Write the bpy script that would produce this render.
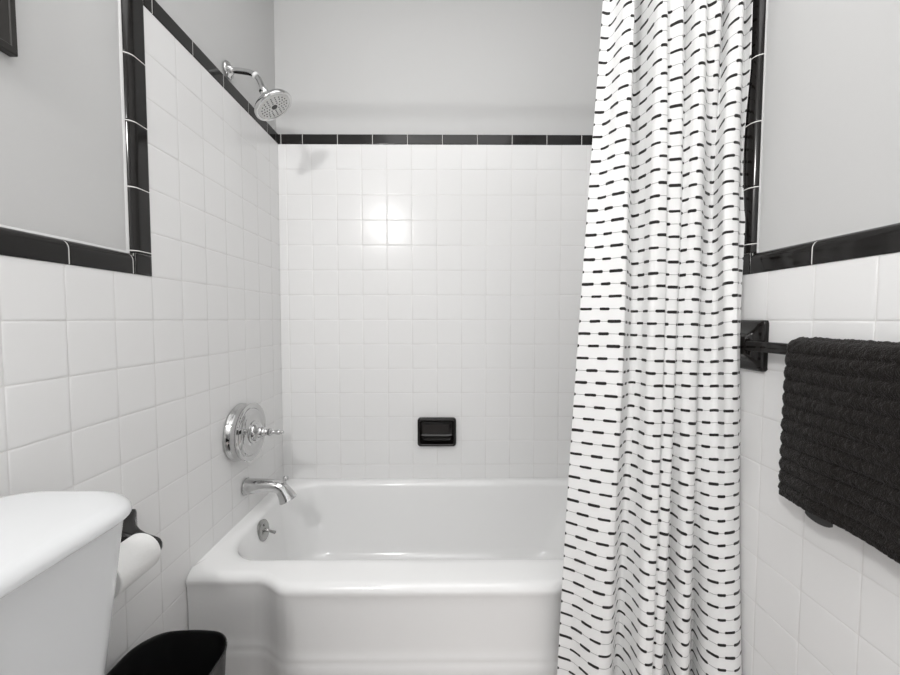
import bpy, math, random
from mathutils import Vector, Matrix, noise

# ---------------------------------------------------------------- scene, camera, light
scene = bpy.context.scene
for o in list(bpy.data.objects):
    bpy.data.objects.remove(o, do_unlink=True)
COL = scene.collection
PI = math.pi

W = 1.465          # room width (left wall x=0, right wall x=W, back wall y=0)
FL = 0.04          # floor level
T = 0.11           # tile pitch
ZJ = 1.11          # a horizontal tile joint
P = 0.016          # tile bed stands this far proud of the plaster
CEIL = 2.75
FRONT = -2.75

cam_d = bpy.data.cameras.new('camera')
cam_d.sensor_width = 36.0
cam_d.lens = 382.0188 / 900 * 36.0
cam_d.clip_start = 0.02
cam = bpy.data.objects.new('camera', cam_d)
COL.objects.link(cam)
cam.location = (0.74539, -1.71471, 1.11336)
cam.rotation_euler = (PI / 2 - 0.0485, 0.0, -0.0062)
scene.camera = cam

scene.view_settings.view_transform = 'Standard'
scene.view_settings.look = 'None'
scene.view_settings.gamma = 1.0
scene.view_settings.use_curve_mapping = False
scene.view_settings.exposure = 0.17

world = bpy.data.worlds.new('world')
scene.world = world
world.use_nodes = True
world.node_tree.nodes['Background'].inputs[0].default_value = (1.0, 1.0, 1.0, 1)
world.node_tree.nodes['Background'].inputs[1].default_value = 1.05

def light(name, kind, loc, power, color=(1, 1, 1), rot=(0, 0, 0), **kw):
    d = bpy.data.lights.new(name, kind)
    d.energy = power
    d.color = color
    for k, v in kw.items():
        setattr(d, k, v)
    o = bpy.data.objects.new(name, d)
    o.location = loc
    o.rotation_euler = rot
    COL.objects.link(o)
    return o

# globe lamp on the left wall behind the camera, and a broad fill light added under the ceiling
light('lamp_light', 'POINT', (0.145, -2.2, 2.05), 34.0, (1.0, 0.99, 0.98), shadow_soft_size=0.065)
light('ceiling_fill', 'AREA', (0.75, -1.45, 2.70), 11.0, (1.0, 1.0, 1.0), shape='RECTANGLE', size=1.1, size_y=1.6)

# ---------------------------------------------------------------- materials
def mat(name, col, rough=0.5, metal=0.0, coat=0.0, spec=0.5, sheen=0.0):
    m = bpy.data.materials.new(name)
    m.use_nodes = True
    b = m.node_tree.nodes['Principled BSDF']
    b.inputs['Base Color'].default_value = (*col, 1)
    b.inputs['Roughness'].default_value = rough
    b.inputs['Metallic'].default_value = metal
    b.inputs['Coat Weight'].default_value = coat
    b.inputs['Coat Roughness'].default_value = 0.06
    b.inputs['Specular IOR Level'].default_value = spec
    b.inputs['Sheen Weight'].default_value = sheen
    return m

def nd(m, t):
    return m.node_tree.nodes.new(t)

def lk(m, a, b):
    m.node_tree.links.new(a, b)

def noise_bump(m, scale, strength, dist=0.002, detail=3, coord='Object'):
    tc = nd(m, 'ShaderNodeTexCoord')
    n = nd(m, 'ShaderNodeTexNoise')
    n.inputs['Scale'].default_value = scale
    n.inputs['Detail'].default_value = detail
    bp = nd(m, 'ShaderNodeBump')
    bp.inputs['Strength'].default_value = strength
    bp.inputs['Distance'].default_value = dist
    lk(m, tc.outputs[coord], n.inputs['Vector'])
    lk(m, n.outputs['Fac'], bp.inputs['Height'])
    lk(m, bp.outputs['Normal'], m.node_tree.nodes['Principled BSDF'].inputs['Normal'])
    return n

def noise_color(m, scale, c1, c2, detail=4):
    tc = nd(m, 'ShaderNodeTexCoord')
    n = nd(m, 'ShaderNodeTexNoise')
    n.inputs['Scale'].default_value = scale
    n.inputs['Detail'].default_value = detail
    r = nd(m, 'ShaderNodeValToRGB')
    r.color_ramp.elements[0].position = 0.35
    r.color_ramp.elements[1].position = 0.65
    r.color_ramp.elements[0].color = (*c1, 1)
    r.color_ramp.elements[1].color = (*c2, 1)
    lk(m, tc.outputs['Object'], n.inputs['Vector'])
    lk(m, n.outputs['Fac'], r.inputs['Fac'])
    lk(m, r.outputs['Color'], m.node_tree.nodes['Principled BSDF'].inputs['Base Color'])

M = {}
M['plaster'] = mat('painted_plaster', (0.595, 0.595, 0.592), 0.45, spec=0.3)
noise_bump(M['plaster'], 9.0, 0.25, 0.004, 5)
M['tile'] = mat('white_glazed_tile', (0.835, 0.833, 0.83), 0.20, spec=0.32)
noise_bump(M['tile'], 14.0, 0.12, 0.002, 3)
M['grout'] = mat('grey_grout', (0.60, 0.58, 0.56), 0.85)
noise_color(M['grout'], 6.0, (0.68, 0.67, 0.66), (0.80, 0.79, 0.78))
M['black_tile'] = mat('black_glazed_tile', (0.008, 0.007, 0.0065), 0.12, spec=0.36)
noise_bump(M['black_tile'], 10.0, 0.04, 0.002, 2)
M['white_grout'] = mat('white_grout', (0.80, 0.79, 0.77), 0.8)
M['floor'] = mat('floor_tile', (0.66, 0.60, 0.58), 0.4)
noise_color(M['floor'], 8.0, (0.48, 0.44, 0.42), (0.56, 0.51, 0.49))
M['enamel'] = mat('white_enamel', (0.90, 0.90, 0.897), 0.10, spec=0.5, coat=0.3)
noise_bump(M['enamel'], 6.0, 0.08, 0.003, 2)
M['china'] = mat('white_vitreous_china', (0.68, 0.69, 0.70), 0.14, spec=0.5, coat=0.2)
M['chrome'] = mat('polished_chrome', (0.60, 0.60, 0.60), 0.05, 1.0)
noise_bump(M['chrome'], 30.0, 0.02, 0.001, 2)
M['nickel'] = mat('dull_chrome', (0.40, 0.40, 0.39), 0.22, 1.0)
noise_bump(M['nickel'], 30.0, 0.02, 0.001, 2)
M['spray_face'] = mat('pale_grey_spray_face', (0.74, 0.74, 0.73), 0.3)
M['rubber'] = mat('dark_grey_rubber', (0.03, 0.03, 0.03), 0.5)
M['arm_ring'] = mat('plain_white', (0.8, 0.8, 0.8), 0.35)
M['black_ceramic'] = mat('black_ceramic', (0.008, 0.0065, 0.006), 0.10, spec=0.38)
noise_bump(M['black_ceramic'], 25.0, 0.1, 0.002, 2)
M['paper'] = mat('white_tissue_paper', (0.82, 0.82, 0.81), 0.95)
noise_bump(M['paper'], 220.0, 0.3, 0.001, 2)
M['cardboard'] = mat('brown_cardboard', (0.35, 0.25, 0.16), 0.9)
M['bin'] = mat('black_plastic', (0.014, 0.014, 0.014), 0.38)
noise_bump(M['bin'], 160.0, 0.15, 0.001, 2)
M['towel'] = mat('black_terry', (0.0115, 0.0095, 0.0085), 0.95, spec=0.1, sheen=0.12)
noise_bump(M['towel'], 420.0, 0.9, 0.003, 3)
M['frame'] = mat('black_painted_wood', (0.022, 0.020, 0.018), 0.45)
noise_bump(M['frame'], 80.0, 0.1, 0.001, 2)
M['fillet'] = mat('pale_silver_fillet', (0.55, 0.53, 0.50), 0.4)
M['print'] = mat('dusky_print', (0.12, 0.09, 0.085), 0.6)
noise_color(M['print'], 7.0, (0.07, 0.055, 0.05), (0.20, 0.15, 0.14))
M['rod'] = mat('brushed_steel', (0.6, 0.6, 0.6), 0.25, 1.0)

# curtain: white weave with rows of stitched black dashes joined by a thin thread (UV in metres)
def curtain_material():
    m = mat('white_cotton_with_black_dashes', (0.85, 0.85, 0.84), 0.9, spec=0.15, sheen=0.2)
    N = lambda t: nd(m, t)
    def math_(op, a, b=None, c=None):
        n = N('ShaderNodeMath'); n.operation = op
        for i, v in enumerate((a, b, c)):
            if v is None: continue
            if isinstance(v, (int, float)): n.inputs[i].default_value = v
            else: lk(m, v, n.inputs[i])
        return n.outputs[0]
    uv = N('ShaderNodeUVMap'); uv.uv_map = 'cloth'
    sx = N('ShaderNodeSeparateXYZ'); lk(m, uv.outputs[0], sx.inputs[0])
    U, V = sx.outputs[0], sx.outputs[1]
    jn = N('ShaderNodeTexNoise'); jn.inputs['Scale'].default_value = 60.0
    lk(m, uv.outputs[0], jn.inputs['Vector'])
    jit = math_('MULTIPLY', math_('SUBTRACT', jn.outputs['Fac'], 0.5), 0.0022)
    PITCH, PER, DL, TH = 0.0296, 0.047, 0.0280, 0.0034
    rowf = math_('DIVIDE', math_('ADD', V, jit), PITCH)
    row = math_('FLOOR', math_('ADD', rowf, 0.5))
    dv = math_('MULTIPLY', math_('SUBTRACT', rowf, row), PITCH)         # distance to row centre
    par = math_('MODULO', math_('ADD', row, 1000.0), 2.0)
    par = math_('ROUND', par)
    uo = math_('ADD', math_('DIVIDE', math_('ADD', U, 0.0102), PER), math_('MULTIPLY', par, 0.5))
    wob = N('ShaderNodeTexWhiteNoise'); wob.noise_dimensions = '2D'
    cx = N('ShaderNodeCombineXYZ')
    cell = math_('FLOOR', uo)
    lk(m, cell, cx.inputs[0]); lk(m, row, cx.inputs[1])
    lk(m, cx.outputs[0], wob.inputs[0])
    fr = math_('SUBTRACT', math_('FRACT', uo), 0.5)
    du = math_('MULTIPLY', fr, PER)
    # capsule distance
    ax = math_('MAXIMUM', math_('SUBTRACT', math_('ABSOLUTE', du), DL / 2 - TH), 0.0)
    dist = math_('SQRT', math_('ADD', math_('MULTIPLY', ax, ax), math_('MULTIPLY', dv, dv)))
    thv = math_('ADD', TH * 0.86, math_('MULTIPLY', wob.outputs[0], TH * 0.22))
    def smooth(d, edge, soft):
        n = N('ShaderNodeMapRange'); n.interpolation_type = 'SMOOTHSTEP'
        lk(m, math_('SUBTRACT', d, edge), n.inputs['Value'])
        n.inputs['From Min'].default_value = -soft; n.inputs['From Max'].default_value = soft
        n.inputs['To Min'].default_value = 1.0; n.inputs['To Max'].default_value = 0.0
        return n.outputs[0]
    dash = smooth(dist, thv, 0.0005)
    thread = math_('MULTIPLY', smooth(math_('ABSOLUTE', dv), 0.0007, 0.0004), 0.62)
    fac = math_('MAXIMUM', dash, thread)
    # yarn speckle in the black stitches
    yn = N('ShaderNodeTexNoise'); yn.inputs['Scale'].default_value = 900.0
    lk(m, uv.outputs[0], yn.inputs['Vector'])
    dark = N('ShaderNodeMix'); dark.data_type = 'RGBA'
    dark.inputs['A'].default_value = (0.010, 0.009, 0.009, 1)
    dark.inputs['B'].default_value = (0.035, 0.033, 0.031, 1)
    lk(m, yn.outputs['Fac'], dark.inputs['Factor'])
    mix = N('ShaderNodeMix'); mix.data_type = 'RGBA'
    mix.inputs['A'].default_value = (0.845, 0.845, 0.842, 1)
    lk(m, dark.outputs['Result'], mix.inputs['B'])
    lk(m, fac, mix.inputs['Factor'])
    b = m.node_tree.nodes['Principled BSDF']
    lk(m, mix.outputs['Result'], b.inputs['Base Color'])
    wx = N('ShaderNodeTexWave'); wx.wave_type = 'BANDS'; wx.bands_direction = 'X'; wx.inputs['Scale'].default_value = 190.0
    wy = N('ShaderNodeTexWave'); wy.wave_type = 'BANDS'; wy.bands_direction = 'Y'; wy.inputs['Scale'].default_value = 190.0
    lk(m, uv.outputs[0], wx.inputs['Vector']); lk(m, uv.outputs[0], wy.inputs['Vector'])
    h = math_('ADD', math_('MULTIPLY', math_('ADD', wx.outputs['Fac'], wy.outputs['Fac']), 0.15), fac)
    bp = N('ShaderNodeBump'); bp.inputs['Strength'].default_value = 0.5; bp.inputs['Distance'].default_value = 0.0012
    lk(m, h, bp.inputs['Height']); lk(m, bp.outputs['Normal'], b.inputs['Normal'])
    return m
M['curtain'] = curtain_material()

# ---------------------------------------------------------------- mesh helpers
class MB:
    def __init__(self):
        self.v, self.f, self.mi = [], [], []
    def add(self, verts, faces, mi=0):
        n = len(self.v)
        self.v += [tuple(p) for p in verts]
        self.f += [tuple(i + n for i in f) for f in faces]
        self.mi += [mi] * len(faces)
    def build(self, name, mats, parent=None, smooth=True, angle=38, origin=None):
        me = bpy.data.meshes.new(name)
        v = self.v
        if origin is not None:
            v = [(a - origin[0], b - origin[1], c - origin[2]) for a, b, c in v]
        me.from_pydata(v, [], self.f)
        for m in (mats if isinstance(mats, (list, tuple)) else [mats]):
            me.materials.append(m)
        me.polygons.foreach_set('material_index', self.mi)
        if smooth:
            me.polygons.foreach_set('use_smooth', [True] * len(self.f))
            if angle: me.set_sharp_from_angle(angle=math.radians(angle))
        me.validate(); me.update()
        o = bpy.data.objects.new(name, me)
        COL.objects.link(o)
        if parent is not None:
            o.parent = parent
            if origin is not None:
                o.location = Vector(origin) - parent.location
        elif origin is not None:
            o.location = origin
        return o

def thing(name, label, cat, loc=(0, 0, 0), group=None):
    o = bpy.data.objects.new(name, None)
    o.empty_display_size = 0.05
    COL.objects.link(o)
    o.location = loc
    tag(o, label, cat, group)
    return o

def tag(o, label, cat, group=None):
    o['label'] = label
    o['category'] = cat
    if group: o['group'] = group
    return o

def world_loc(o):
    p = Vector(o.location)
    while o.parent is not None:
        o = o.parent
        p = p + Vector(o.location)
    return p

def part(mb, name, m, parent, **kw):
    """mesh given in world coordinates, parented to an un-rotated parent"""
    base = world_loc(parent)
    mb.v = [(a - base[0], b - base[1], c - base[2]) for a, b, c in mb.v]
    return mb.build(name, m, parent, **kw)

def loft(mb, loops, cap0=False, cap1=False, closed=True, mi=0):
    n = len(loops[0])
    vs = [p for l in loops for p in l]
    fs = []
    for i in range(len(loops) - 1):
        for j in range(n if closed else n - 1):
            k = (j + 1) % n
            fs.append((i * n + j, i * n + k, (i + 1) * n + k, (i + 1) * n + j))
    if cap0: fs.append(tuple(reversed(range(n))))
    if cap1: fs.append(tuple((len(loops) - 1) * n + j for j in range(n)))
    mb.add(vs, fs, mi)

def frame_from(d):
    d = Vector(d).normalized()
    up = Vector((0, 0, 1)) if abs(d.z) < 0.95 else Vector((1, 0, 0))
    a = up.cross(d).normalized()
    b = d.cross(a).normalized()
    return a, b, d

def lathe(mb, origin, axis, prof, n=40, cap0=True, cap1=True, mi=0):
    """prof: list of (distance along axis, radius)"""
    a, b, d = frame_from(axis)
    o = Vector(origin)
    loops = []
    for t, r in prof:
        loops.append([o + d * t + (a * math.cos(q) + b * math.sin(q)) * r for q in [2 * PI * i / n for i in range(n)]])
    loft(mb, loops, cap0, cap1, mi=mi)

def tube(mb, pts, radii, n=20, cap=True, mi=0, squash=None):
    pts = [Vector(p) for p in pts]
    if isinstance(radii, (int, float)): radii = [radii] * len(pts)
    loops = []
    d0 = (pts[1] - pts[0]).normalized()
    a, b, _ = frame_from(d0)
    for i, p in enumerate(pts):
        if i == 0: d = pts[1] - pts[0]
        elif i == len(pts) - 1: d = pts[-1] - pts[-2]
        else: d = pts[i + 1] - pts[i - 1]
        d.normalize()
        a = (a - d * a.dot(d)).normalized()
        b = d.cross(a).normalized()
        loops.append([p + (a * math.cos(q) + b * math.sin(q)) * radii[i] for q in [2 * PI * k / n for k in range(n)]])
    loft(mb, loops, cap, cap, mi=mi)

def spline(pts, n):
    """Catmull-Rom through points, n samples per span"""
    out = []
    m = len(pts)
    for i in range(m - 1):
        p0 = Vector(pts[max(i - 1, 0)]); p1 = Vector(pts[i]); p2 = Vector(pts[i + 1]); p3 = Vector(pts[min(i + 2, m - 1)])
        for k in range(n):
            t = k / n
            out.append(0.5 * ((2 * p1) + (p2 - p0) * t + (2 * p0 - 5 * p1 + 4 * p2 - p3) * t * t + (3 * p1 - p0 - 3 * p2 + p3) * t ** 3))
    out.append(Vector(pts[-1]))
    return out

def rr(x0, x1, y0, y1, r, z, ns=8, na=8):
    """rounded rectangle loop in the xy plane, counter-clockwise from front-left"""
    out = []
    r = min(r, (x1 - x0) / 2 - 1e-4, (y1 - y0) / 2 - 1e-4)
    cs = [((x1 - r, y0 + r), -PI / 2), ((x1 - r, y1 - r), 0), ((x0 + r, y1 - r), PI / 2), ((x0 + r, y0 + r), PI)]
    st = [((x0 + r, y0), (x1 - r, y0)), ((x1, y0 + r), (x1, y1 - r)), ((x1 - r, y1), (x0 + r, y1)), ((x0, y1 - r), (x0, y0 + r))]
    for s in range(4):
        (ax, ay), (bx, by) = st[s]
        for k in range(ns):
            t = k / ns
            out.append((ax + (bx - ax) * t, ay + (by - ay) * t, z))
        (cx, cy), a0 = cs[s]
        for k in range(na):
            q = a0 + PI / 2 * k / na
            out.append((cx + r * math.cos(q), cy + r * math.sin(q), z))
    return out

def box(mb, x0, x1, y0, y1, z0, z1, mi=0):
    v = [(x0, y0, z0), (x1, y0, z0), (x1, y1, z0), (x0, y1, z0), (x0, y0, z1), (x1, y0, z1), (x1, y1, z1), (x0, y1, z1)]
    mb.add(v, [(0, 3, 2, 1), (4, 5, 6, 7), (0, 1, 5, 4), (1, 2, 6, 5), (2, 3, 7, 6), (3, 0, 4, 7)], mi)

def rbox(mb, x0, x1, y0, y1, z0, z1, r=0.004, e=0.002, mi=0, ns=2, na=5):
    """box rounded in plan (r) with eased top and bottom edges (e)"""
    ls = []
    for k in range(4):
        q = PI / 2 * k / 3
        i = e * (1 - math.sin(q)); ls.append(rr(x0 + i, x1 - i, y0 + i, y1 - i, r, z0 + e * (1 - math.cos(q)), ns, na))
    for k in range(4):
        q = PI / 2 * k / 3
        i = e * (1 - math.cos(q)); ls.append(rr(x0 + i, x1 - i, y0 + i, y1 - i, r, z1 - e + e * math.sin(q), ns, na))
    loft(mb, ls, True, True, mi=mi)

# ---------------------------------------------------------------- the shell: walls, trims, floor, ceiling
random.seed(4)
LEAN = 0.005       # the left wall is slightly out of plumb
mapL = lambda a, z, d: (d + LEAN * (z - 1.0), -a, z)            # left wall: a = distance from the back wall
mapR = lambda a, z, d: (W - d, -a, z)
mapB = lambda a, z, d: (a, -d, z)            # back wall: a = x
mapF = lambda a, z, d: (a, FRONT + d, z)

def wbox(mb, mp, a0, a1, z0, z1, d0, d1, mi=0):
    c = [mp(a, z, d) for d in (d0, d1) for z in (z0, z1) for a in (a0, a1)]
    mb.add(c, [(0, 1, 3, 2), (4, 6, 7, 5), (0, 4, 5, 1), (2, 3, 7, 6), (0, 2, 6, 4), (1, 5, 7, 3)], mi)

def one_tile(mb, mp, a0, a1, z0, z1, mi=0):
    ta, tz = random.gauss(0, 0.0016), random.gauss(0, 0.0016)
    ac, zc = (a0 + a1) / 2, (z0 + z1) / 2
    rings = [(0.0, -0.0030), (0.0, -0.0008), (0.0009, -0.00035), (0.0022, -0.0001), (0.0045, 0.0), (0.0080, 0.0)]
    vs, fs = [], []
    for ins, d in rings:
        if min(a1 - a0, z1 - z0) < 2.4 * ins: ins = min(a1 - a0, z1 - z0) / 2.4
        for a, z in ((a0 + ins, z0 + ins), (a1 - ins, z0 + ins), (a1 - ins, z1 - ins), (a0 + ins, z1 - ins)):
            vs.append(mp(a, z, d + ta * (a - ac) + tz * (z - zc)))
    for r in range(len(rings) - 1):
        for j in range(4):
            k = (j + 1) % 4
            fs.append((r * 4 + j, r * 4 + k, r * 4 + 4 + k, r * 4 + 4 + j))
    b = (len(rings) - 1) * 4
    fs.append((b, b + 1, b + 2, b + 3))
    mb.add(vs, fs, mi)

def cuts(lo, hi, first, step):
    xs = [lo]
    x = first
    while x < lo + 0.004: x += step
    while x < hi - 0.004:
        xs.append(x); x += step
    xs.append(hi)
    return xs

def tile_field(mb, mp, a0, a1, z0, z1, afirst, gap=0.0018, skip=None):
    A = cuts(a0, a1, afirst, T)
    Z = cuts(z0, z1, ZJ - 20 * T, T)
    for i in range(len(A) - 1):
        for j in range(len(Z) - 1):
            q = (A[i] + gap / 2, A[i + 1] - gap / 2, Z[j] + gap / 2, Z[j + 1] - gap / 2)
            if skip and skip(*q): continue
            one_tile(mb, mp, *q, mi=2)
    wbox(mb, mp, a0, a1, z0, z1, -P - 0.004, -0.0011, 1)

K1, K7 = ZJ + T, ZJ + 7 * T                  # top of the wainscot, top of the shower tile
TL, TR = 0.7425, 0.755                       # inner edges of the upright trims, left and right
TW = 0.050                                   # trim width
FD = -FRONT

def struct(mb, name, mats, **kw):
    o = mb.build(name, mats, None, **kw)
    o['kind'] = 'structure'
    return o

SH = [M['plaster'], M['grout'], M['tile']]
mb = MB()
wbox(mb, mapL, -0.15, FD + 0.12, FL - 0.1, CEIL, -0.13, -P)
tile_field(mb, mapL, 0.0, TL, FL, K7, 0.0825)
tile_field(mb, mapL, TL, FD, FL, K1, 0.0825)
struct(mb, 'wall_left', SH, angle=60)
mb = MB()
wbox(mb, mapR, -0.15, FD + 0.12, FL - 0.1, CEIL, -0.13, -P)
tile_field(mb, mapR, 0.0, TR, FL, K7, 0.0855)
tile_field(mb, mapR, TR, FD, FL, K1, 0.8555)
struct(mb, 'wall_right', SH, angle=60)
mb = MB()
wbox(mb, mapB, -0.016, W + 0.016, FL - 0.1, CEIL, -0.13, -P)
tile_field(mb, mapB, -0.012, W + 0.004, FL, K7, 0.0373)
struct(mb, 'wall_back', SH, angle=60)
mb = MB()                                    # unseen wall behind the camera; doorway opening added to admit fill light
DX0, DX1, DZ = 0.50, 1.32, 2.07
wbox(mb, mapF, -0.016, DX0, FL - 0.1, CEIL, -0.12, 0.0)
wbox(mb, mapF, DX1, W + 0.016, FL - 0.1, CEIL, -0.12, 0.0)
wbox(mb, mapF, DX0, DX1, DZ, CEIL, -0.12, 0.0)
struct(mb, 'wall_front', [M['plaster']], smooth=False)
mb = MB(); box(mb, -0.13, W + 0.13, FRONT - 0.12, 0.15, FL - 0.12, FL)
struct(mb, 'floor', [M['floor']], smooth=False)
mb = MB(); box(mb, -0.13, W + 0.13, FRONT - 0.12, 0.15, CEIL, CEIL + 0.1)
struct(mb, 'ceiling', [M['plaster']], smooth=False)

def trim_profile(inset=0.0, depth=0.0015, r=P + 0.003, TW=TW):
    cw = TW - r
    pts = [(inset, -0.004), (inset, depth - 0.0010 - inset), (inset + 0.0010, depth - inset), (inset + 0.0035, depth - inset), (cw - 0.0025, depth - inset)]
    for k in range(0, 11):
        q = PI / 2 * k / 10
        pts.append((cw + (r - inset) * math.sin(q), depth - r + (r - inset) * math.cos(q)))
    pts.append((TW - inset, -P - 0.001))
    return pts

def trim_run(name, place, lo, hi, joints, square=None, r=P + 0.003, caulk=0.0045, TW=TW):
    """place(s, w, d): s along the run, w across it, d out of the wall. Pieces of black bullnose with white joints."""
    mb = MB()
    J = [lo] + [j for j in joints if lo + 0.004 < j < hi - 0.004] + [hi]
    def sweep(s0, s1, prof_full, prof_end, mi):
        loops = []
        if prof_end:
            st = [(s0, prof_end), (s0 + 0.0008, prof_full), (s0 + 0.0035, prof_full), (s1 - 0.0035, prof_full), (s1 - 0.0008, prof_full), (s1, prof_end)]
        else:
            st = [(s0, prof_full), (s1, prof_full)]
        for s, pf in st:
            loops.append([place(s, w, d) for w, d in pf])
        loft(mb, loops, True, True, closed=True, mi=mi)
    for i in range(len(J) - 1):
        g0 = 0.0 if i == 0 else 0.0011
        g1 = 0.0 if i == len(J) - 2 else 0.0011
        sweep(J[i] + g0, J[i + 1] - g1, trim_profile(0.0, r=r, TW=TW), trim_profile(0.0006, r=r, TW=TW), 0)
    sweep(lo, hi, trim_profile(0.0007, r=r, TW=TW), None, 1)
    # painted caulk bead where the bullnose meets the plaster
    n = max(2, int((hi - lo) / 0.03))
    loops = []
    for i in range(n + 1):
        s = lo + (hi - lo) * i / n
        wdt = caulk + 0.45 * caulk * noise.noise((s * 14, lo * 3, 1.7))
        dp = -P + 0.0035
        loops.append([place(s, TW - 0.002, -P - 0.001), place(s, TW - 0.002, dp), place(s, TW + wdt * 0.5, dp - 0.0012), place(s, TW + wdt, -P - 0.001)])
    loft(mb, loops, True, True, closed=True, mi=2)
    if square:                               # flat corner piece
        mp, a0, a1, z0, z1 = square
        for (i0, d, mi) in ((0.0004, 0.0008, 1),):
            wbox(mb, mp, a0, a1, z0, z1, -0.004, d, mi)
        rings = [(0, -0.003), (0, 0.0006), (0.001, 0.0015), (0.006, 0.0015)]
        vs, fs = [], []
        for ins, d in rings:
            for a, z in ((a0 + ins, z0 + ins), (a1 - ins, z0 + ins), (a1 - ins, z1 - ins), (a0 + ins, z1 - ins)):
                vs.append(mp(a, z, d))
        for r in range(3):
            for j in range(4):
                fs.append((r * 4 + j, r * 4 + (j + 1) % 4, r * 4 + 4 + (j + 1) % 4, r * 4 + 4 + j))
        fs.append((12, 13, 14, 15))
        mb.add(vs, fs, 0)
    return struct(mb, name, [M['black_tile'], M['white_grout'], M['plaster']], angle=50)

SQ = 0.057
js = lambda first, step=0.1535, n=14: [first + step * i for i in range(n)]
trim_run('trim_1', lambda s, w, d: mapL(s, K1 + w, d), TL + TW, FD, js(TL + SQ), square=(mapL, TL, TL + TW, K1, K1 + TW))
trim_run('trim_2', lambda s, w, d: mapL(TL + w, s, d), K1 + TW, K7 + 0.040, [K1 + SQ] + js(1.427))
trim_run('trim_3', lambda s, w, d: mapL(s, K7 - 0.003 + w, d), 0.0, TL, [0.101, 0.25, 0.408, 0.561, 0.714], r=0.0025, caulk=0.002, TW=0.043)
trim_run('trim_4', lambda s, w, d: mapB(s, K7 - 0.003 + w, d), 0.0, W, js(0.0, n=1) + [0.017] + js(0.111, 0.1529, 10), r=0.0025, caulk=0.002, TW=0.043)
trim_run('trim_5', lambda s, w, d: mapR(s, K1 + w, d), TR + TW, FD, js(TR + 0.050), square=(mapR, TR, TR + TW, K1, K1 + TW), caulk=0.0009)
trim_run('trim_6', lambda s, w, d: mapR(TR + w, s, d), K1 + TW, K7 + 0.040, [1.292] + js(1.425, 0.151), caulk=0.0009)
trim_run('trim_7', lambda s, w, d: mapR(s, K7 - 0.003 + w, d), 0.0, TR, [0.101, 0.25, 0.408, 0.561, 0.714], r=0.0025, caulk=0.002, TW=0.043)

# ---------------------------------------------------------------- bathtub
RIM = 0.386
def bulge(x):
    def st(a, b, t):
        t = min(1, max(0, (t - a) / (b - a))); return t * t * (3 - 2 * t)
    return st(0.205, 0.305, x) * (1 - st(1.035, 1.135, x))

def tub_loop(x0, x1, y0, y1, r, z, bl):
    """front edge at y=-y0 pushed out by bl*bulge; back edge at y=-y1"""
    pts = rr(x0, x1, -y0, -y1, r, z, ns=72, na=10)
    out = []
    for i, (x, y, zz) in enumerate(pts):
        w = min(1.0, max(0.0, (-y - y1) / (y0 - y1)))
        w = max(0.0, (w - 0.75) / 0.25) if i >= 72 else 1.0
        out.append((x, y - bl * bulge(x) * w, zz))
    return out

def build_tub():
    L, R_ = -0.0034, W - 0.0002
    B = 0.002
    bl = 0.048
    S = []
    def add(y0, z, r=0.007, b=bl, x0=L, x1=R_, y1=B): S.append(tub_loop(x0, x1, y0, y1, r, z, b))
    add(0.661, FL); add(0.661, 0.140); add(0.6605, 0.150); add(0.6590, 0.157); add(0.6575, 0.163)
    add(0.6575, 0.170); add(0.6575, 0.176); add(0.6565, 0.182); add(0.6550, 0.190); add(0.6540, 0.198); add(0.6535, 0.210)
    add(0.6535, 0.26); add(0.6540, 0.320); add(0.6555, 0.345); add(0.6575, 0.355)
    for k in range(1, 9):
        q = PI / 2 * k / 8
        add(0.6605 - 0.026 * (1 - math.cos(q)), 0.360 + 0.026 * math.sin(q), 0.007 + 0.010 * k / 8)
    # rim top to the inner lip
    def inn(x0, x1, y0, y1, r, z, b=0.0): S.append(tub_loop(x0, x1, y0, y1, r, z, b))
    inn(0.014, W - 0.020, 0.618, 0.014, 0.045, RIM + 0.0005, 0.04)
    inn(0.026, W - 0.032, 0.602, 0.022, 0.110, RIM + 0.0003, 0.008)
    for k in range(1, 8):
        q = PI / 2 * k / 7
        e = 0.022 * math.sin(q); dz = 0.024 * (1 - math.cos(q))
        inn(0.030 + e, W - 0.040 - e * 1.2, 0.598 - e, 0.025 + e, 0.125 + 0.2 * e, RIM - dz)
    inn(0.064, W - 0.085, 0.568, 0.050, 0.13, 0.33)
    inn(0.074, W - 0.120, 0.560, 0.058, 0.13, 0.26)
    inn(0.088, W - 0.165, 0.552, 0.067, 0.13, 0.18)
    inn(0.100, W - 0.200, 0.544, 0.080, 0.13, 0.125)
    for k in range(1, 8):
        q = PI / 2 * k / 7
        e = 0.055 * (1 - math.cos(q)); dz = 0.055 * math.sin(q)
        inn(0.102 + e, W - 0.205 - e, 0.542 - e, 0.082 + e, 0.13, 0.123 - dz)
    inn(0.25, W - 0.35, 0.45, 0.18, 0.10, 0.066)
    inn(0.45, W - 0.55, 0.34, 0.29, 0.02, 0.0655)
    mb = MB()
    loft(mb, S, True, True)
    return mb

tub = thing('bathtub', 'glossy white built-in bathtub with a bowed front apron under the tiled wall', 'bathtub', (W / 2, -0.35, FL))
tb = part(build_tub(), 'basin', M['enamel'], tub, angle=50)

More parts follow.
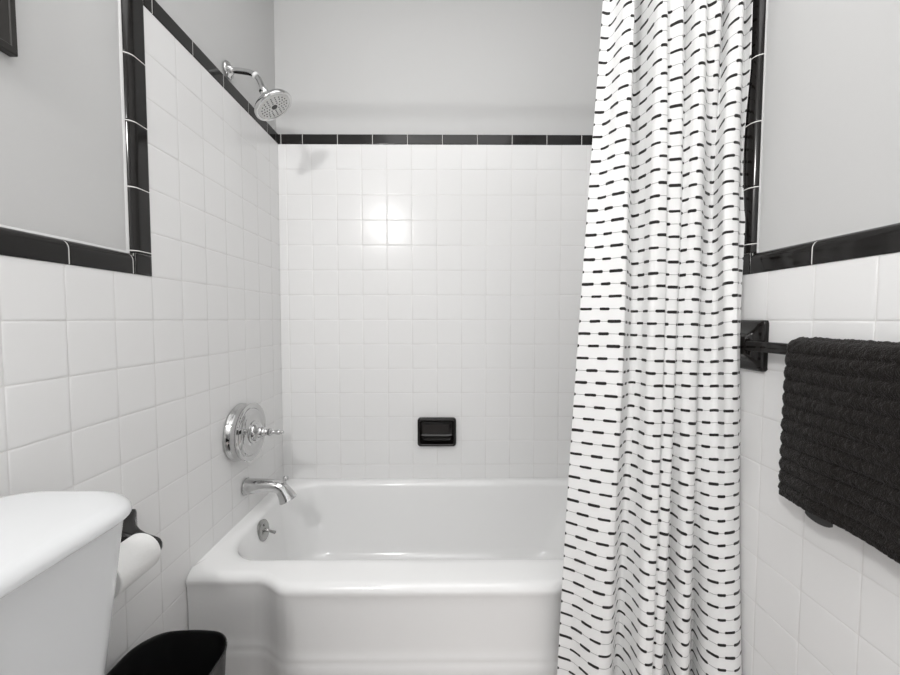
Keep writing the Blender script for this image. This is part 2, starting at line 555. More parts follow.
# overflow plate with trip lever, fixed to the tub's end wall
def overflow():
    ax = Vector((0.985, 0.0, 0.17)).normalized()
    o = Vector((0.0605, -0.334, 0.333))
    mb = MB()
    lathe(mb, o, ax, [(-0.006, 0.036), (0.003, 0.038), (0.0055, 0.0375), (0.0075, 0.035), (0.010, 0.027), (0.0108, 0.012), (0.0108, 0.001)], 44)
    g = part(mb, 'overflow_plate', M['nickel'], tub)
    g['label'] = 'round dull chrome overflow plate'
    mb = MB()
    c = o + ax * 0.009
    pts = spline([c, c + Vector((0.012, -0.002, -0.001)), c + Vector((0.022, 0.004, -0.008)), c + Vector((0.034, 0.010, -0.016))], 6)
    tube(mb, pts, [0.0058 - 0.0012 * math.sin(PI * i / (len(pts) - 1)) for i in range(len(pts))], 14)
    part(mb, 'trip_lever', M['nickel'], g)
    for s in (-1, 1):
        mb = MB()
        lathe(mb, o + ax * 0.0085 + Vector((0, 0, 0.019 * s)), ax, [(0, 0.0042), (0.002, 0.004), (0.003, 0.002), (0.003, 0.0005)], 14)
        part(mb, 'screw', M['nickel'], g)
overflow()

# ---------------------------------------------------------------- tub spout
def spout():
    o = Vector((0.0, -0.326, 0.495))
    g = thing('tub_spout', 'chrome bathtub spout with a diverter knob on the left tiled wall', 'faucet', tuple(o))
    mb = MB()
    path = spline([(0.000, 0, 0), (0.04, 0, 0.002), (0.08, 0, 0.003), (0.112, 0, 0.000), (0.131, 0, -0.010), (0.144, 0, -0.028), (0.154, 0, -0.049)], 7)
    n = len(path)
    ctrl = [0.0300, 0.0262, 0.0235, 0.0228, 0.0235, 0.0270, 0.0330]
    rad = []
    for i in range(n):
        t = i / (n - 1) * 6; k = min(5, int(t)); f = t - k
        rad.append(ctrl[k] * (1 - f) + ctrl[k + 1] * f)
    pts = [o + p for p in path]
    d = (pts[-1] - pts[-2]).normalized()
    tube(mb, [pts[0]] + [pts[0] + Vector((0.003, 0, 0))] + pts[1:] + [pts[-1] + d * 0.001, pts[-1] - d * 0.001, pts[-1] - d * 0.012],
         [0.0315, 0.0318] + rad[1:] + [0.0320, 0.0285, 0.0260], 36)
    part(mb, 'spout_body', M['chrome'], g)
    mb = MB()
    k = o + Vector((0.143, 0, 0.012))
    lathe(mb, k, Vector((0.22, 0, 1)), [(-0.012, 0.0045), (0.012, 0.0045), (0.015, 0.0075), (0.0175, 0.0102), (0.0215, 0.0105), (0.025, 0.0085), (0.0265, 0.004), (0.0268, 0.0005)], 24)
    part(mb, 'diverter_knob', M['chrome'], g)
spout()

# ---------------------------------------------------------------- shower valve
def valve():
    o = Vector((0.0, -0.362, 0.710))
    g = thing('shower_valve', 'round chrome shower valve with a lever handle above the bathtub spout', 'shower valve', tuple(o))
    X = Vector((1, 0, 0))
    mb = MB()
    lathe(mb, o, X, [(0.0, 0.100), (0.003, 0.1025), (0.008, 0.1025), (0.018, 0.0975), (0.028, 0.0960), (0.036, 0.0985), (0.041, 0.1025), (0.045, 0.1025),
                     (0.0480, 0.0995), (0.0485, 0.095), (0.0455, 0.090), (0.0445, 0.085), (0.0490, 0.081), (0.0520, 0.077), (0.0520, 0.073), (0.0490, 0.068), (0.0470, 0.060),
                     (0.050, 0.046), (0.053, 0.040), (0.0535, 0.020), (0.0535, 0.001)], 72)
    part(mb, 'escutcheon', M['chrome'], g)
    mb = MB()
    lathe(mb, o, X, [(0.050, 0.041), (0.056, 0.0405), (0.059, 0.037), (0.060, 0.032), (0.063, 0.031), (0.067, 0.033), (0.070, 0.031), (0.073, 0.025), (0.079, 0.020), (0.083, 0.019), (0.083, 0.001)], 48)
    part(mb, 'hub', M['chrome'], g)
    mb = MB()
    ax = Vector((1.0, 0.10, -0.05)).normalized()
    h = o + X * 0.070
    lathe(mb, h, ax, [(0.0, 0.014), (0.010, 0.0145), (0.014, 0.0165), (0.018, 0.0165), (0.022, 0.0135), (0.028, 0.0115), (0.034, 0.0115), (0.037, 0.0135), (0.041, 0.0135), (0.044, 0.0105),
                      (0.048, 0.0075), (0.055, 0.0065), (0.060, 0.0075), (0.065, 0.0090), (0.070, 0.0090), (0.074, 0.0070), (0.076, 0.0055), (0.079, 0.0062), (0.083, 0.0062), (0.086, 0.004), (0.087, 0.0005)], 32)
    part(mb, 'handle', M['chrome'], g)
valve()

# ---------------------------------------------------------------- shower head
def shower():
    o = Vector((-0.007, -0.360, 1.964))
    g = thing('wall_shower', 'round chrome shower head on a bent arm above the black tile trim', 'shower head', tuple(o))
    mb = MB()
    lathe(mb, o, (1, 0, 0), [(0.0, 0.0275), (0.003, 0.0285), (0.006, 0.0275), (0.009, 0.023), (0.013, 0.0155), (0.018, 0.0125), (0.021, 0.0118), (0.021, 0.0095)], 40)
    part(mb, 'flange', M['chrome'], g)
    nrm = Vector((0.55, 0.10, -0.83)).normalized()
    hc = Vector((0.153, -0.372, 1.838))                       # centre of the spray face
    ball = hc - nrm * 0.047
    mb = MB()
    a0 = o + Vector((0.004, 0, 0))
    path = spline([a0, a0 + Vector((0.045, 0, -0.004)), a0 + Vector((0.080, -0.001, -0.012)), a0 + Vector((0.104, -0.004, -0.034)), ball - nrm * 0.012], 8)
    tube(mb, path, 0.0098, 22)
    part(mb, 'arm', M['chrome'], g)
    mb = MB()
    q = path[int(len(path) * 0.62)]; qd = (path[int(len(path) * 0.62) + 1] - q).normalized()
    lathe(mb, q, qd, [(-0.005, 0.0098), (-0.005, 0.0118), (0.006, 0.0118), (0.006, 0.0098)], 24, False, False)
    part(mb, 'white_ring', M['arm_ring'], g)  # plain white ring around the arm at its bend
    mb = MB()
    lathe(mb, ball, nrm, [(-0.016, 0.0105), (-0.014, 0.0135), (-0.006, 0.0145), (0.000, 0.0145), (0.004, 0.0125), (0.008, 0.0155), (0.012, 0.0155)], 28)
    part(mb, 'swivel_nut', M['chrome'], g)
    mb = MB()
    lathe(mb, ball, nrm, [(0.006, 0.014), (0.012, 0.022), (0.018, 0.034), (0.025, 0.049), (0.032, 0.060), (0.038, 0.0655), (0.043, 0.0680), (0.048, 0.0682), (0.0515, 0.0665), (0.0525, 0.063), (0.0515, 0.0595), (0.0485, 0.0570)], 64)
    shell = part(mb, 'head_shell', M['chrome'], g)
    mb = MB()
    lathe(mb, ball, nrm, [(0.044, 0.0580), (0.0490, 0.0575), (0.0503, 0.054), (0.0505, 0.040), (0.0507, 0.001)], 64, True, True)
    face = part(mb, 'spray_face', M['spray_face'], g)
    a, b, d = frame_from(nrm)
    fc = ball + nrm * 0.0505
    base = None
    for r, cnt, rad in ((0.019, 8, 0), (0.028, 12, 0), (0.037, 16, 0), (0.046, 20, 0)):
        for k in range(cnt):
            q = 2 * PI * (k + 0.5 * (cnt % 4)) / cnt
            p = fc + (a * math.cos(q) + b * math.sin(q)) * r
            if base is None:
                mb = MB()
                lathe(mb, (0, 0, 0), nrm, [(-0.001, 0.0024), (0.0011, 0.0022), (0.0016, 0.0013), (0.0016, 0.0002)], 8)
                base = mb.build('nozzle', M['rubber'], face)
                z = base
            else:
                z = base.copy(); COL.objects.link(z)
            z.location = p - world_loc(face)
    mb = MB()
    lathe(mb, fc, nrm, [(-0.002, 0.0105), (0.0012, 0.0105), (0.0022, 0.0095), (0.0024, 0.001)], 28)
    part(mb, 'centre_cap', M['rubber'], face)
    mb = MB()
    rim_dir = (Vector((0.55, 0, 0)) + Vector((0, -0.25, 0)) - nrm * nrm.dot(Vector((0.55, -0.25, 0)))).normalized()
    side = nrm.cross(rim_dir).normalized()
    sp = ball + nrm * 0.046 + (rim_dir * 0.85 - Vector((0, 0, 0.0))).normalized() * 0.0
    # spray selector tab on the lower edge of the head
    low = (Vector((0.25, -1.0, -0.2)) - nrm * nrm.dot(Vector((0.25, -1.0, -0.2)))).normalized()
    tub_ = nrm.cross(low).normalized()
    c = ball + nrm * 0.046 + low * 0.066
    tube(mb, [c - tub_ * 0.012, c - tub_ * 0.010, c, c + tub_ * 0.010, c + tub_ * 0.012], [0.002, 0.0045, 0.0055, 0.0045, 0.002], 12)
    part(mb, 'selector_tab', M['chrome'], g)
shower()

# ---------------------------------------------------------------- soap dish
def soap_dish():
    x0, x1, z0, z1 = 0.609, 0.784, 0.538, 0.668
    xc, zc = (x0 + x1) / 2, (z0 + z1) / 2
    o = thing('soap_dish', 'small black ceramic soap dish set in the white tile above the bathtub', 'soap dish', (xc, 0.0, zc))
    def lp(i, d, r=0.014): return [(x, -d, z) for x, z, _ in rr(x0 + i, x1 - i, z0 + i, z1 - i, max(r - i * 0.5, 0.006), 0, 6, 6)]
    mb = MB()
    S = [lp(0.0, -0.001), lp(0.0, 0.010), lp(0.0008, 0.016), lp(0.003, 0.0205), lp(0.0065, 0.0225), lp(0.010, 0.0215), lp(0.013, 0.018), lp(0.0155, 0.011), lp(0.018, 0.003), lp(0.024, 0.0006), lp(0.04, 0.0004)]
    loft(mb, S, True, True)
    part(mb, 'dish_frame', M['black_ceramic'], o, angle=60)
    mb = MB()                                   # tray with an upturned lip along the lower half
    pr_ = [(0.001, z0 + 0.052), (0.004, z0 + 0.046), (0.012, z0 + 0.040), (0.021, z0 + 0.039), (0.027, z0 + 0.042), (0.0295, z0 + 0.0425), (0.030, z0 + 0.039), (0.026, z0 + 0.032), (0.017, z0 + 0.026), (0.006, z0 + 0.022), (0.001, z0 + 0.020)]
    loops = []
    N = 24
    for k in range(N + 1):
        x = x0 + 0.017 + (x1 - x0 - 0.034) * k / N
        e = max(0.0, abs(k / N - 0.5) * 2 - 0.72) / 0.28
        loops.append([(x, -d * (1 - 0.45 * e * e), z + 0.006 * e * e) for d, z in pr_])
    loft(mb, loops, True, True)
    part(mb, 'tray', M['black_ceramic'], o, angle=60)
soap_dish()

# ---------------------------------------------------------------- shower curtain, rod
CZ = [2.0, 1.83, 1.46, 1.07, 0.66, 0.23, 0.06]
CURTAIN = [
     [(1.1225, -0.7615), (1.1156, -0.7644), (1.0891, -0.7756), (1.061, -0.794), (1.044, -0.781), (1.0272, -0.7782), (1.0206, -0.7771)] ,
     [(1.1429, -0.7608), (1.1372, -0.7651), (1.1154, -0.7815), (1.092, -0.8), (1.0717, -0.7999), (1.0594, -0.7942), (1.0546, -0.792)] ,
     [(1.146, -0.8218), (1.144, -0.82), (1.133, -0.81), (1.126, -0.812), (1.1089, -0.8224), (1.0849, -0.8304), (1.0754, -0.8335)] ,
     [(1.1584, -0.8346), (1.158, -0.8331), (1.156, -0.8251), (1.153, -0.825), (1.1372, -0.8328), (1.1066, -0.846), (1.0945, -0.8513)] ,
     [(1.1676, -0.8218), (1.168, -0.8199), (1.17, -0.81), (1.166, -0.815), (1.1523, -0.8226), (1.1382, -0.8357), (1.1326, -0.8409)] ,
     [(1.2019, -0.7434), (1.2022, -0.7449), (1.203, -0.7508), (1.203, -0.7649), (1.1902, -0.7699), (1.1799, -0.77), (1.1759, -0.77)] ,
     [(1.2123, -0.775), (1.2135, -0.775), (1.2181, -0.775), (1.221, -0.775), (1.2079, -0.7851), (1.1953, -0.7997), (1.1903, -0.8054)] ,
     [(1.2133, -0.8329), (1.2149, -0.8301), (1.224, -0.8151), (1.227, -0.81), (1.218, -0.8265), (1.1969, -0.8582), (1.1886, -0.8707)] ,
     [(1.2259, -0.8441), (1.2297, -0.8403), (1.2498, -0.8202), (1.258, -0.812), (1.2409, -0.8366), (1.2219, -0.8629), (1.2144, -0.8734)] ,
     [(1.2459, -0.8134), (1.2483, -0.8118), (1.26, -0.804), (1.267, -0.802), (1.2554, -0.8158), (1.2391, -0.8361), (1.2326, -0.8442)] ,
     [(1.2675, -0.8339), (1.2709, -0.8301), (1.289, -0.81), (1.291, -0.805), (1.2773, -0.8226), (1.2622, -0.8357), (1.2562, -0.8409)] ,
     [(1.3034, -0.78), (1.3043, -0.7816), (1.3079, -0.788), (1.305, -0.788), (1.305, -0.781), (1.3104, -0.7648), (1.3125, -0.7584)] ,
     [(1.3062, -0.8194), (1.3081, -0.8179), (1.318, -0.81), (1.319, -0.804), (1.3116, -0.8183), (1.3027, -0.8263), (1.2992, -0.8294)] ,
     [(1.3201, -0.8335), (1.3229, -0.8301), (1.338, -0.812), (1.342, -0.807), (1.3346, -0.8226), (1.3255, -0.8357), (1.3219, -0.8409)] ,
     [(1.3416, -0.8061), (1.3486, -0.7982), (1.3792, -0.7641), (1.361, -0.7879), (1.366, -0.781), (1.3903, -0.7489), (1.3999, -0.7362)] ,
     [(1.3599, -0.8271), (1.3676, -0.8139), (1.4037, -0.7519), (1.3821, -0.7849), (1.3781, -0.8001), (1.381, -0.8049), (1.3821, -0.8068)] ,
     [(1.3986, -0.7758), (1.3993, -0.7744), (1.402, -0.7698), (1.401, -0.7899), (1.394, -0.8158), (1.3929, -0.8372), (1.3925, -0.8457)] ,
     [(1.3932, -0.81), (1.393, -0.81), (1.392, -0.81), (1.3841, -0.8399), (1.4111, -0.8292), (1.4121, -0.852), (1.4125, -0.861)] ,
     [(1.4027, -0.8338), (1.4059, -0.8301), (1.423, -0.81), (1.3992, -0.8548), (1.4417, -0.8213), (1.4355, -0.8527), (1.433, -0.8651)] ,
     [(1.4493, -0.775), (1.4505, -0.775), (1.4535, -0.7774), (1.4113, -0.8448), (1.4651, -0.8005), (1.4681, -0.8257), (1.4693, -0.8357)] ,
     [(1.4451, -0.804), (1.4502, -0.7987), (1.4713, -0.7771), (1.4232, -0.8349), (1.4884, -0.7756), (1.5032, -0.7873), (1.5089, -0.7922)] ,
]
VOFF = [0, 0, 0, 0, .002, .005, .005, .0055, .0055, .007, .008, .008, .007, .008, .010, .011, .009, .002, 0, 0, 0]

def curtain():
    g = thing('shower_curtain', 'white shower curtain with rows of black dashes drawn to the right', 'shower curtain', (1.25, -0.80, 2.0))
    nc = len(CURTAIN)
    NZ, NS = 72, 11
    zs = [CZ[0] + (CZ[-1] - CZ[0]) * i / NZ for i in range(NZ + 1)]
    def at(col, z):
        # smooth interpolation over the height
        k = 0
        while k < len(CZ) - 2 and z < CZ[k + 1]: k += 1
        t = (CZ[k] - z) / (CZ[k] - CZ[k + 1])
        p = [CURTAIN[col][max(0, min(len(CZ) - 1, k + j))] for j in (-1, 0, 1, 2)]
        zz = [CZ[max(0, min(len(CZ) - 1, k + j))] for j in (-1, 0, 1, 2)]
        r = []
        for c in (0, 1):
            h = zz[2] - zz[1]
            m1 = (p[2][c] - p[0][c]) / (zz[2] - zz[0]) * h if zz[2] != zz[0] else 0
            m2 = (p[3][c] - p[1][c]) / (zz[3] - zz[1]) * h if zz[3] != zz[1] else 0
            r.append((2 * t ** 3 - 3 * t * t + 1) * p[1][c] + (t ** 3 - 2 * t * t + t) * m1 + (-2 * t ** 3 + 3 * t * t) * p[2][c] + (t ** 3 - t * t) * m2)
        return r
    rows = []
    for z in zs:
        pts = [Vector((*at(c, z), z)) for c in range(nc)]
        # centripetal-like rounding: resample the folds smoothly
        sp = spline(pts, NS)
        for p in sp: p.x = min(p.x, W - 0.006)
        rows.append(sp)
    n = len(rows[0])
    L = [0.0] * n
    for r in rows:
        acc = 0.0
        for i in range(1, n):
            acc += (Vector((r[i].x, r[i].y)) - Vector((r[i - 1].x, r[i - 1].y))).length
            L[i] += acc / len(rows)
    voff = spline([(v, 0, 0) for v in VOFF], NS)
    vs = [tuple(p) for r in rows for p in r]
    fs = [(i * n + j, (i + 1) * n + j, (i + 1) * n + j + 1, i * n + j + 1) for i in range(len(rows) - 1) for j in range(n - 1)]
    base = Vector(g.location)
    me = bpy.data.meshes.new('cloth')
    me.from_pydata([tuple(Vector(v) - base) for v in vs], [], fs)
    uvl = me.uv_layers.new(name='cloth')
    for poly in me.polygons:
        for li, vi in zip(poly.loop_indices, poly.vertices):
            uvl.data[li].uv = (L[vi % n], vs[vi][2] + voff[vi % n].x - 0.0126)
    me.materials.append(M['curtain'])
    me.polygons.foreach_set('use_smooth', [True] * len(fs))
    o = bpy.data.objects.new('cloth', me); COL.objects.link(o); o.parent = g
    sd = o.modifiers.new('thickness', 'SOLIDIFY'); sd.thickness = 0.0016; sd.offset = -1
    for k in range(12):                        # rings along the rod, clipped through the top edge
        j = int((n - 1) * (k + 0.3) / 12)
        p = rows[0][j]
        mb = MB()
        c = Vector((p.x, -0.795, 2.030))
        pts = [c + Vector((0.002 * math.sin(2 * q), (0.024 + 0.0) * math.cos(q), 0.034 * math.sin(q) - 0.006)) for q in [2 * PI * i / 24 for i in range(25)]]
        tube(mb, pts, 0.0018, 8)
        part(mb, 'ring', M['rod'], g)
curtain()

rod = thing('shower_curtain_rod', 'straight steel curtain rod across the front of the bathtub', 'curtain rod', (W / 2, -0.795, 2.036))
mb = MB(); lathe(mb, (-P, -0.795, 2.036), (1, 0, 0), [(0.0, 0.0125), (W + 2 * P, 0.0125)], 24); part(mb, 'pole', M['rod'], rod)
for xx, s in ((-P, 1), (W + P, -1)):
    mb = MB(); lathe(mb, (xx, -0.795, 2.036), (s, 0, 0), [(0, 0.03), (0.005, 0.03), (0.012, 0.02), (0.03, 0.0155), (0.03, 0.0126)], 28)
    part(mb, 'flange', M['rod'], rod)

# ---------------------------------------------------------------- towel bar and towel
BZ, BX = 1.052, 1.440
def sq_loop(x, cy, cz, hy, hz, r):
    return [(x, y, z) for y, z, _ in rr(cy - hy, cy + hy, cz - hz, cz + hz, r, 0, 4, 6)]
def towel_bar():
    g = thing('towel_bar', 'black square ceramic towel bar mounted on the white tile beside the curtain', 'towel bar', (W, -0.82, BZ))
    for cy in (-0.820, -1.470):
        mb = MB()
        S = []
        for d, h, r in ((-0.001, 0.050, 0.008), (0.007, 0.050, 0.008), (0.0095, 0.0487, 0.008), (0.0115, 0.0465, 0.008), (0.0125, 0.0430, 0.008), (0.0140, 0.0380, 0.008), (0.0180, 0.0310, 0.008), (0.0240, 0.0255, 0.007),
                        (0.0330, 0.0215, 0.006), (0.0355, 0.0205, 0.006), (0.0365, 0.0180, 0.005)):
            S.append(sq_loop(W - d, cy, BZ, h * (0.88 if d < 0.03 else 1), h * (1.17 if d < 0.03 else 1), r))
        loft(mb, S, True, True)
        part(mb, 'bracket', M['black_ceramic'], g, angle=45)
    mb = MB()
    S = [[(x, y, z) for x, z, _ in rr(BX - 0.0095 + i, BX + 0.0095 - i, BZ - 0.0116 + i, BZ + 0.0116 - i, 0.003, 0, 2, 4)] for y, i in ((-0.800, 0.001), (-0.801, 0.0), (-1.489, 0.0), (-1.490, 0.001))]
    loft(mb, S, True, True)
    part(mb, 'bar', M['black_ceramic'], g, angle=40)
towel_bar()

def towel():
    g = thing('hand_towel', 'black ribbed terry towel folded over the black towel bar', 'towel', (BX, -1.2, BZ))
    y0, y1 = -0.961, -1.40
    rad = 0.0195
    zf, zb = 0.748, 0.775
    xt = BX
    zt = BZ + 0.001
    path = []
    NS1 = 116
    for i in range(NS1):
        z = zb + (zt - zb) * i / NS1
        path.append((Vector((xt + rad, 0, z)), Vector((1, 0, 0)), 0))
    for i in range(22):
        q = PI * i / 22
        path.append((Vector((xt + rad * math.cos(q), 0, zt + rad * math.sin(q))), Vector((math.cos(q), 0, math.sin(q))), 0))
    for i in range(NS1 + 8):
        z = zt + (zf - zt) * i / (NS1 + 7)
        path.append((Vector((xt - rad, 0, z)), Vector((-1, 0, 0)), i / (NS1 + 7)))
    s = [0.0]
    for i in range(1, len(path)): s.append(s[-1] + (path[i][0] - path[i - 1][0]).length)
    tot = s[-1]
    NY = 150
    RP = 0.0272
    def off(i, y, side):
        ss = tot - s[i]
        ph = ss / RP + 0.10 * noise.noise((y * 9, ss * 14, 0.3)) + 0.18 * noise.noise((y * 3.1, 4.0, ss * 3))
        f = ph - math.floor(ph)
        rib = math.sin(PI * f) ** 0.8
        if ss < 0.014: rib = 0.45                       # flat hem
        nz = noise.noise((y * 330, ss * 330, side * 7.0)) * 0.0020 + noise.noise((y * 130, ss * 150, side * 3.0)) * 0.0018 + noise.noise((y * 38, ss * 45, side)) * 0.0010
        return rib, nz
    loops = []
    for j in range(NY + 1):
        t = j / NY
        outer, inner = [], []
        for i, (p, nrm, fr) in enumerate(path):
            y = y0 + (y1 - y0) * t
            rib, nz = off(i, y, 1)
            taper = min(1.0, min(t, 1 - t) * NY / 3.0) ** 0.5
            wave = 0.006 * math.sin(y * 17 + 1.0) * fr + 0.004 * math.sin(y * 41) * fr * fr
            sag = 0.012 * fr * math.sin(2.4 + (y - y0) * 9.5)
            edge = -0.0088 * (1 - rib) + 0.0026 * noise.noise((s[i] * 210, 3.0, 9.0))
            yy = y + (edge if j == 0 else -edge if j == NY else 0)
            lean = 0.010 * fr * (1 - t)
            q = Vector((p.x - wave, yy + lean, p.z + sag * fr))
            fold = 1.0 if abs(nrm.z) < 0.05 else 0.45
            th = (0.0026 + 0.0064 * rib * fold) * (0.35 + 0.65 * taper) + nz * taper
            outer.append(q + nrm * th)
            inner.append(q - nrm * (0.003 + 0.001 * rib) * (0.35 + 0.65 * taper))
        loops.append(outer + list(reversed(inner)))
    mb = MB()
    loft(mb, loops, True, True)
    part(mb, 'terry_cloth', M['towel'], g, angle=None)
    # ribbon loop showing below the hem
    mb = MB()
    base = []
    for k in range(13):
        u = k / 12
        base.append(Vector((xt - rad - 0.001, -1.016 - 0.050 * u, zf + 0.0015 - 0.0070 * math.sin(PI * u) ** 0.6)))
    ls = [[p + Vector((dx, 0, dz)) for dx, dz in ((-0.0012, 0.012), (0.0012, 0.012), (0.0012, -0.001), (-0.0012, -0.001))] for p in base]
    loft(mb, ls, True, True)
    part(mb, 'hanging_loop', M['rubber'], g)
towel()

# ---------------------------------------------------------------- toilet
def toilet():
    g = thing('toilet', 'white china toilet with its tank against the left tiled wall', 'toilet', (0.15, -1.36, FL))
    Y0, Y1 = -1.632, -1.092
    x0 = 0.014
    def lid_loop(i, z, r=0.085, bow=0.003):
        out = []
        for x, y, zz in rr(x0 + i * 0.4, 0.267 - i, Y0 + i, Y1 - i, r, z, 16, 12):
            f = max(0.0, min(1.0, (x - 0.06) / 0.20))
            c = 1 - ((y - (Y0 + Y1) / 2) / ((Y1 - Y0) / 2)) ** 2
            out.append((x + bow * f * f * max(c, 0), y, zz))
        return out
    mb = MB()
    zt = 0.839
    TH = 0.027
    S = [lid_loop(0.022, zt - TH), lid_loop(0.008, zt - TH), lid_loop(0.003, zt - TH + 0.002), lid_loop(0.0, zt - TH + 0.005), lid_loop(0.0, zt - 0.020)]
    for k in range(1, 9):
        q = PI / 2 * k / 8
        S.append(lid_loop(0.024 * (1 - math.cos(q)), zt - 0.020 + 0.0185 * math.sin(q)))
    S += [lid_loop(0.045, zt - 0.0010), lid_loop(0.10, zt)]
    loft(mb, S, True, True)
    part(mb, 'tank_lid', M['china'], g, angle=60)
    def tank_loop(f, z, i=0.0):
        # f: 0 at the top, 1 at the bottom
        out = []
        xf = 0.246 - 0.032 * f - i
        for x, y, zz in rr(x0 + 0.006 + i * 0.3, xf, Y0 + 0.016 + 0.024 * f + i, Y1 - 0.016 - 0.024 * f - i, 0.045, z, 14, 10):
            w = max(0.0, min(1.0, (x - 0.06) / 0.18))
            c = 1 - ((y - (Y0 + Y1) / 2) / ((Y1 - Y0) / 2)) ** 2
            out.append((x + 0.004 * w * w * max(c, 0), y, zz))
        return out
    mb = MB()
    loft(mb, [tank_loop(1.0, 0.452, 0.05), tank_loop(1.0, 0.455, 0.02), tank_loop(0.98, 0.466, 0.004), tank_loop(0.95, 0.485)] + [tank_loop(1 - t, 0.485 + (zt - 0.0275 - 0.485) * t) for t in (0.2, 0.4, 0.6, 0.8, 1.0)], True, True)
    part(mb, 'tank', M['china'], g, angle=60)
    mb = MB()
    lathe(mb, (0.262, -1.555, 0.735), (1, 0, 0), [(-0.012, 0.016), (0.008, 0.016), (0.012, 0.012), (0.012, 0.001)], 20)
    tube(mb, spline([(0.272, -1.555, 0.735), (0.285, -1.545, 0.735), (0.290, -1.51, 0.732), (0.289, -1.475, 0.727)], 5), 0.007, 14)
    part(mb, 'flush_lever', M['chrome'], g)
    cy = (Y0 + Y1) / 2
    def ov(xa, xb, hw, z, n=48):
        out = []
        for k in range(n):
            q = 2 * PI * k / n
            c, s_ = math.cos(q), math.sin(q)
            wd = hw * (1 - 0.10 * c)
            out.append(((xa + xb) / 2 + (xb - xa) / 2 * c, cy + wd * s_, z))
        return out
    mb = MB()
    loft(mb, [ov(0.10, 0.52, 0.115, FL), ov(0.11, 0.51, 0.112, FL + 0.03), ov(0.13, 0.47, 0.098, FL + 0.10), ov(0.10, 0.55, 0.115, FL + 0.20), ov(0.06, 0.66, 0.165, FL + 0.31),
              ov(0.04, 0.69, 0.182, FL + 0.37), ov(0.035, 0.695, 0.184, FL + 0.395), ov(0.04, 0.69, 0.18, FL + 0.402), ov(0.26, 0.64, 0.125, FL + 0.402), ov(0.29, 0.60, 0.10, FL + 0.33), ov(0.38, 0.50, 0.05, FL + 0.25)], True, True)
    part(mb, 'bowl', M['china'], g, angle=60)
    mb = MB()
    loft(mb, [ov(0.245, 0.697, 0.183, FL + 0.405), ov(0.24, 0.70, 0.186, FL + 0.409), ov(0.24, 0.70, 0.186, FL + 0.420), ov(0.25, 0.69, 0.178, FL + 0.424)], True, True)
    part(mb, 'seat', M['china'], g, angle=60)
    mb = MB()
    loft(mb, [ov(0.245, 0.697, 0.183, FL + 0.426), ov(0.24, 0.70, 0.186, FL + 0.430), ov(0.24, 0.70, 0.186, FL + 0.440), ov(0.26, 0.68, 0.170, FL + 0.446)], True, True)
    part(mb, 'seat_cover', M['china'], g, angle=60)
toilet()

# ---------------------------------------------------------------- toilet paper holder and roll
RC = Vector((0.078, -0.950, 0.607))          # roll centre
def paper_holder():
    g = thing('toilet_paper_holder', 'black ceramic toilet paper holder with flared posts on the left tile', 'toilet paper holder', (0.0, -0.950, 0.612))
    for cy, s in ((-0.872, 1), (-1.028, -1)):
        mb = MB()
        S = []
        prof = [(-0.001, 0.050, 0.054, 0.010), (0.005, 0.050, 0.054, 0.010), (0.008, 0.047, 0.0515, 0.010), (0.012, 0.039, 0.046, 0.011), (0.018, 0.031, 0.040, 0.012), (0.027, 0.024, 0.033, 0.012),
                (0.040, 0.0185, 0.0265, 0.011), (0.054, 0.0150, 0.0225, 0.010), (0.066, 0.0130, 0.0205, 0.009), (0.076, 0.0122, 0.0195, 0.009), (0.085, 0.0118, 0.0180, 0.009), (0.091, 0.0110, 0.0155, 0.009), (0.095, 0.0090, 0.0110, 0.008), (0.0965, 0.005, 0.006, 0.004)]
        for d, hy, hz, r in prof:
            S.append(sq_loop(d, cy, 0.612 - 0.013 * (max(d, 0) / 0.10) ** 1.5, hy, hz, r))
        loft(mb, S, True, True)
        part(mb, 'post', M['black_ceramic'], g, angle=60)
    mb = MB()
    lathe(mb, (RC.x, -1.022, RC.z), (0, 1, 0), [(0, 0.007), (0.146, 0.007)], 20)
    part(mb, 'roller', M['black_ceramic'], g)
paper_holder()
def paper_roll():
    g = thing('toilet_paper_roll', 'white roll of toilet paper on the black holder behind the toilet tank', 'toilet paper', (RC.x, RC.y, RC.z))
    L = 0.102
    mb = MB()
    lathe(mb, (RC.x, RC.y - L / 2, RC.z), (0, 1, 0), [(0.0, 0.021), (0.0, 0.0395), (0.0015, 0.041), (L - 0.0015, 0.041), (L, 0.0395), (L, 0.021), (0.0, 0.021)], 64, False, False)
    part(mb, 'tissue', M['paper'], g)
    mb = MB()
    lathe(mb, (RC.x, RC.y - L / 2 + 0.001, RC.z), (0, 1, 0), [(0.0, 0.0195), (0.0, 0.0209), (L - 0.002, 0.0209), (L - 0.002, 0.0195), (0.0, 0.0195)], 40, False, False)
    part(mb, 'core', M['cardboard'], g)
paper_roll()

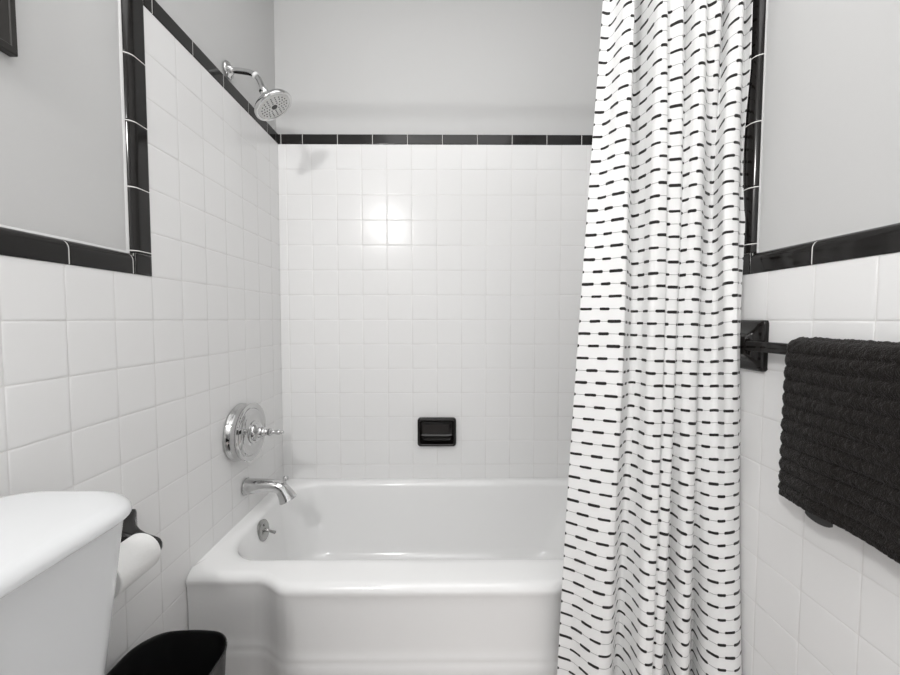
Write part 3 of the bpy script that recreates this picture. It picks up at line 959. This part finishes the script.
# ---------------------------------------------------------------- waste bin
def waste_bin():
    g = thing('waste_bin', 'black plastic wastebasket on the floor beside the bathtub end', 'wastebasket', (0.13, -0.94, FL))
    def lp(t, i, r=0.055):
        # t: 0 floor, 1 rim
        x0, x1 = 0.022 + 0.016 * (1 - t) + i, 0.240 - 0.016 * (1 - t) - i
        y0, y1 = -1.075 + 0.016 * (1 - t) + i, -0.836 - 0.014 * (1 - t) - i
        out = []
        for x, y, z in rr(x0, x1, y0, y1, r - i, FL + 0.32 * t, 12, 10):
            c = 1 - ((x - (x0 + x1) / 2) / ((x1 - x0) / 2)) ** 2
            if y > (y0 + y1) / 2: y += 0.016 * max(0, c)
            out.append((x, y, z))
        return out
    mb = MB()
    S = [lp(0.0, 0.012), lp(0.0, 0.003), lp(0.012, 0.0)] + [lp(t, 0.0) for t in (0.25, 0.5, 0.75, 0.975)] + [lp(0.985, -0.0015), lp(0.995, -0.0018), lp(1.0, -0.0006), lp(1.0, 0.0012), lp(0.99, 0.0025), lp(0.97, 0.0028)] + [lp(t, 0.0028) for t in (0.6, 0.3, 0.03)] + [lp(0.02, 0.006)]
    loft(mb, S, True, True)
    part(mb, 'body', M['bin'], g, angle=50)
waste_bin()

# ---------------------------------------------------------------- framed picture
def picture():
    X = -P
    ya, yb, za, zb = -1.62, -1.025, 1.567, 2.11
    g = thing('picture_frame', 'black framed picture hanging on the plaster above the toilet', 'picture', (X, (ya + yb) / 2, (za + zb) / 2))
    def ring(i, d): return [(X + d, ya + i, za + i), (X + d, yb - i, za + i), (X + d, yb - i, zb - i), (X + d, ya + i, zb - i)]
    mb = MB()
    loft(mb, [ring(0.0, 0.0), ring(0.0, 0.016), ring(0.0015, 0.0185), ring(0.011, 0.020), ring(0.0125, 0.0185), ring(0.0305, 0.0165), ring(0.032, 0.015), ring(0.032, 0.004)], False, False)
    part(mb, 'frame', M['frame'], g, angle=25)
    mb = MB()
    loft(mb, [ring(0.0315, 0.010), ring(0.0315, 0.0145), ring(0.0365, 0.0125), ring(0.0365, 0.006)], False, False)
    part(mb, 'inner_fillet', M['fillet'], g, angle=25)
    mb = MB()
    wb = [(X + 0.0015, ya + 0.005, za + 0.005), (X + 0.0015, yb - 0.005, za + 0.005), (X + 0.0015, yb - 0.005, zb - 0.005), (X + 0.0015, ya + 0.005, zb - 0.005)]
    wf = [(X + 0.007, y, z) for _, y, z in wb]
    loft(mb, [wb, wf], True, True)
    part(mb, 'print', M['print'], g, smooth=False)
picture()
bpy.context.view_layer.update()
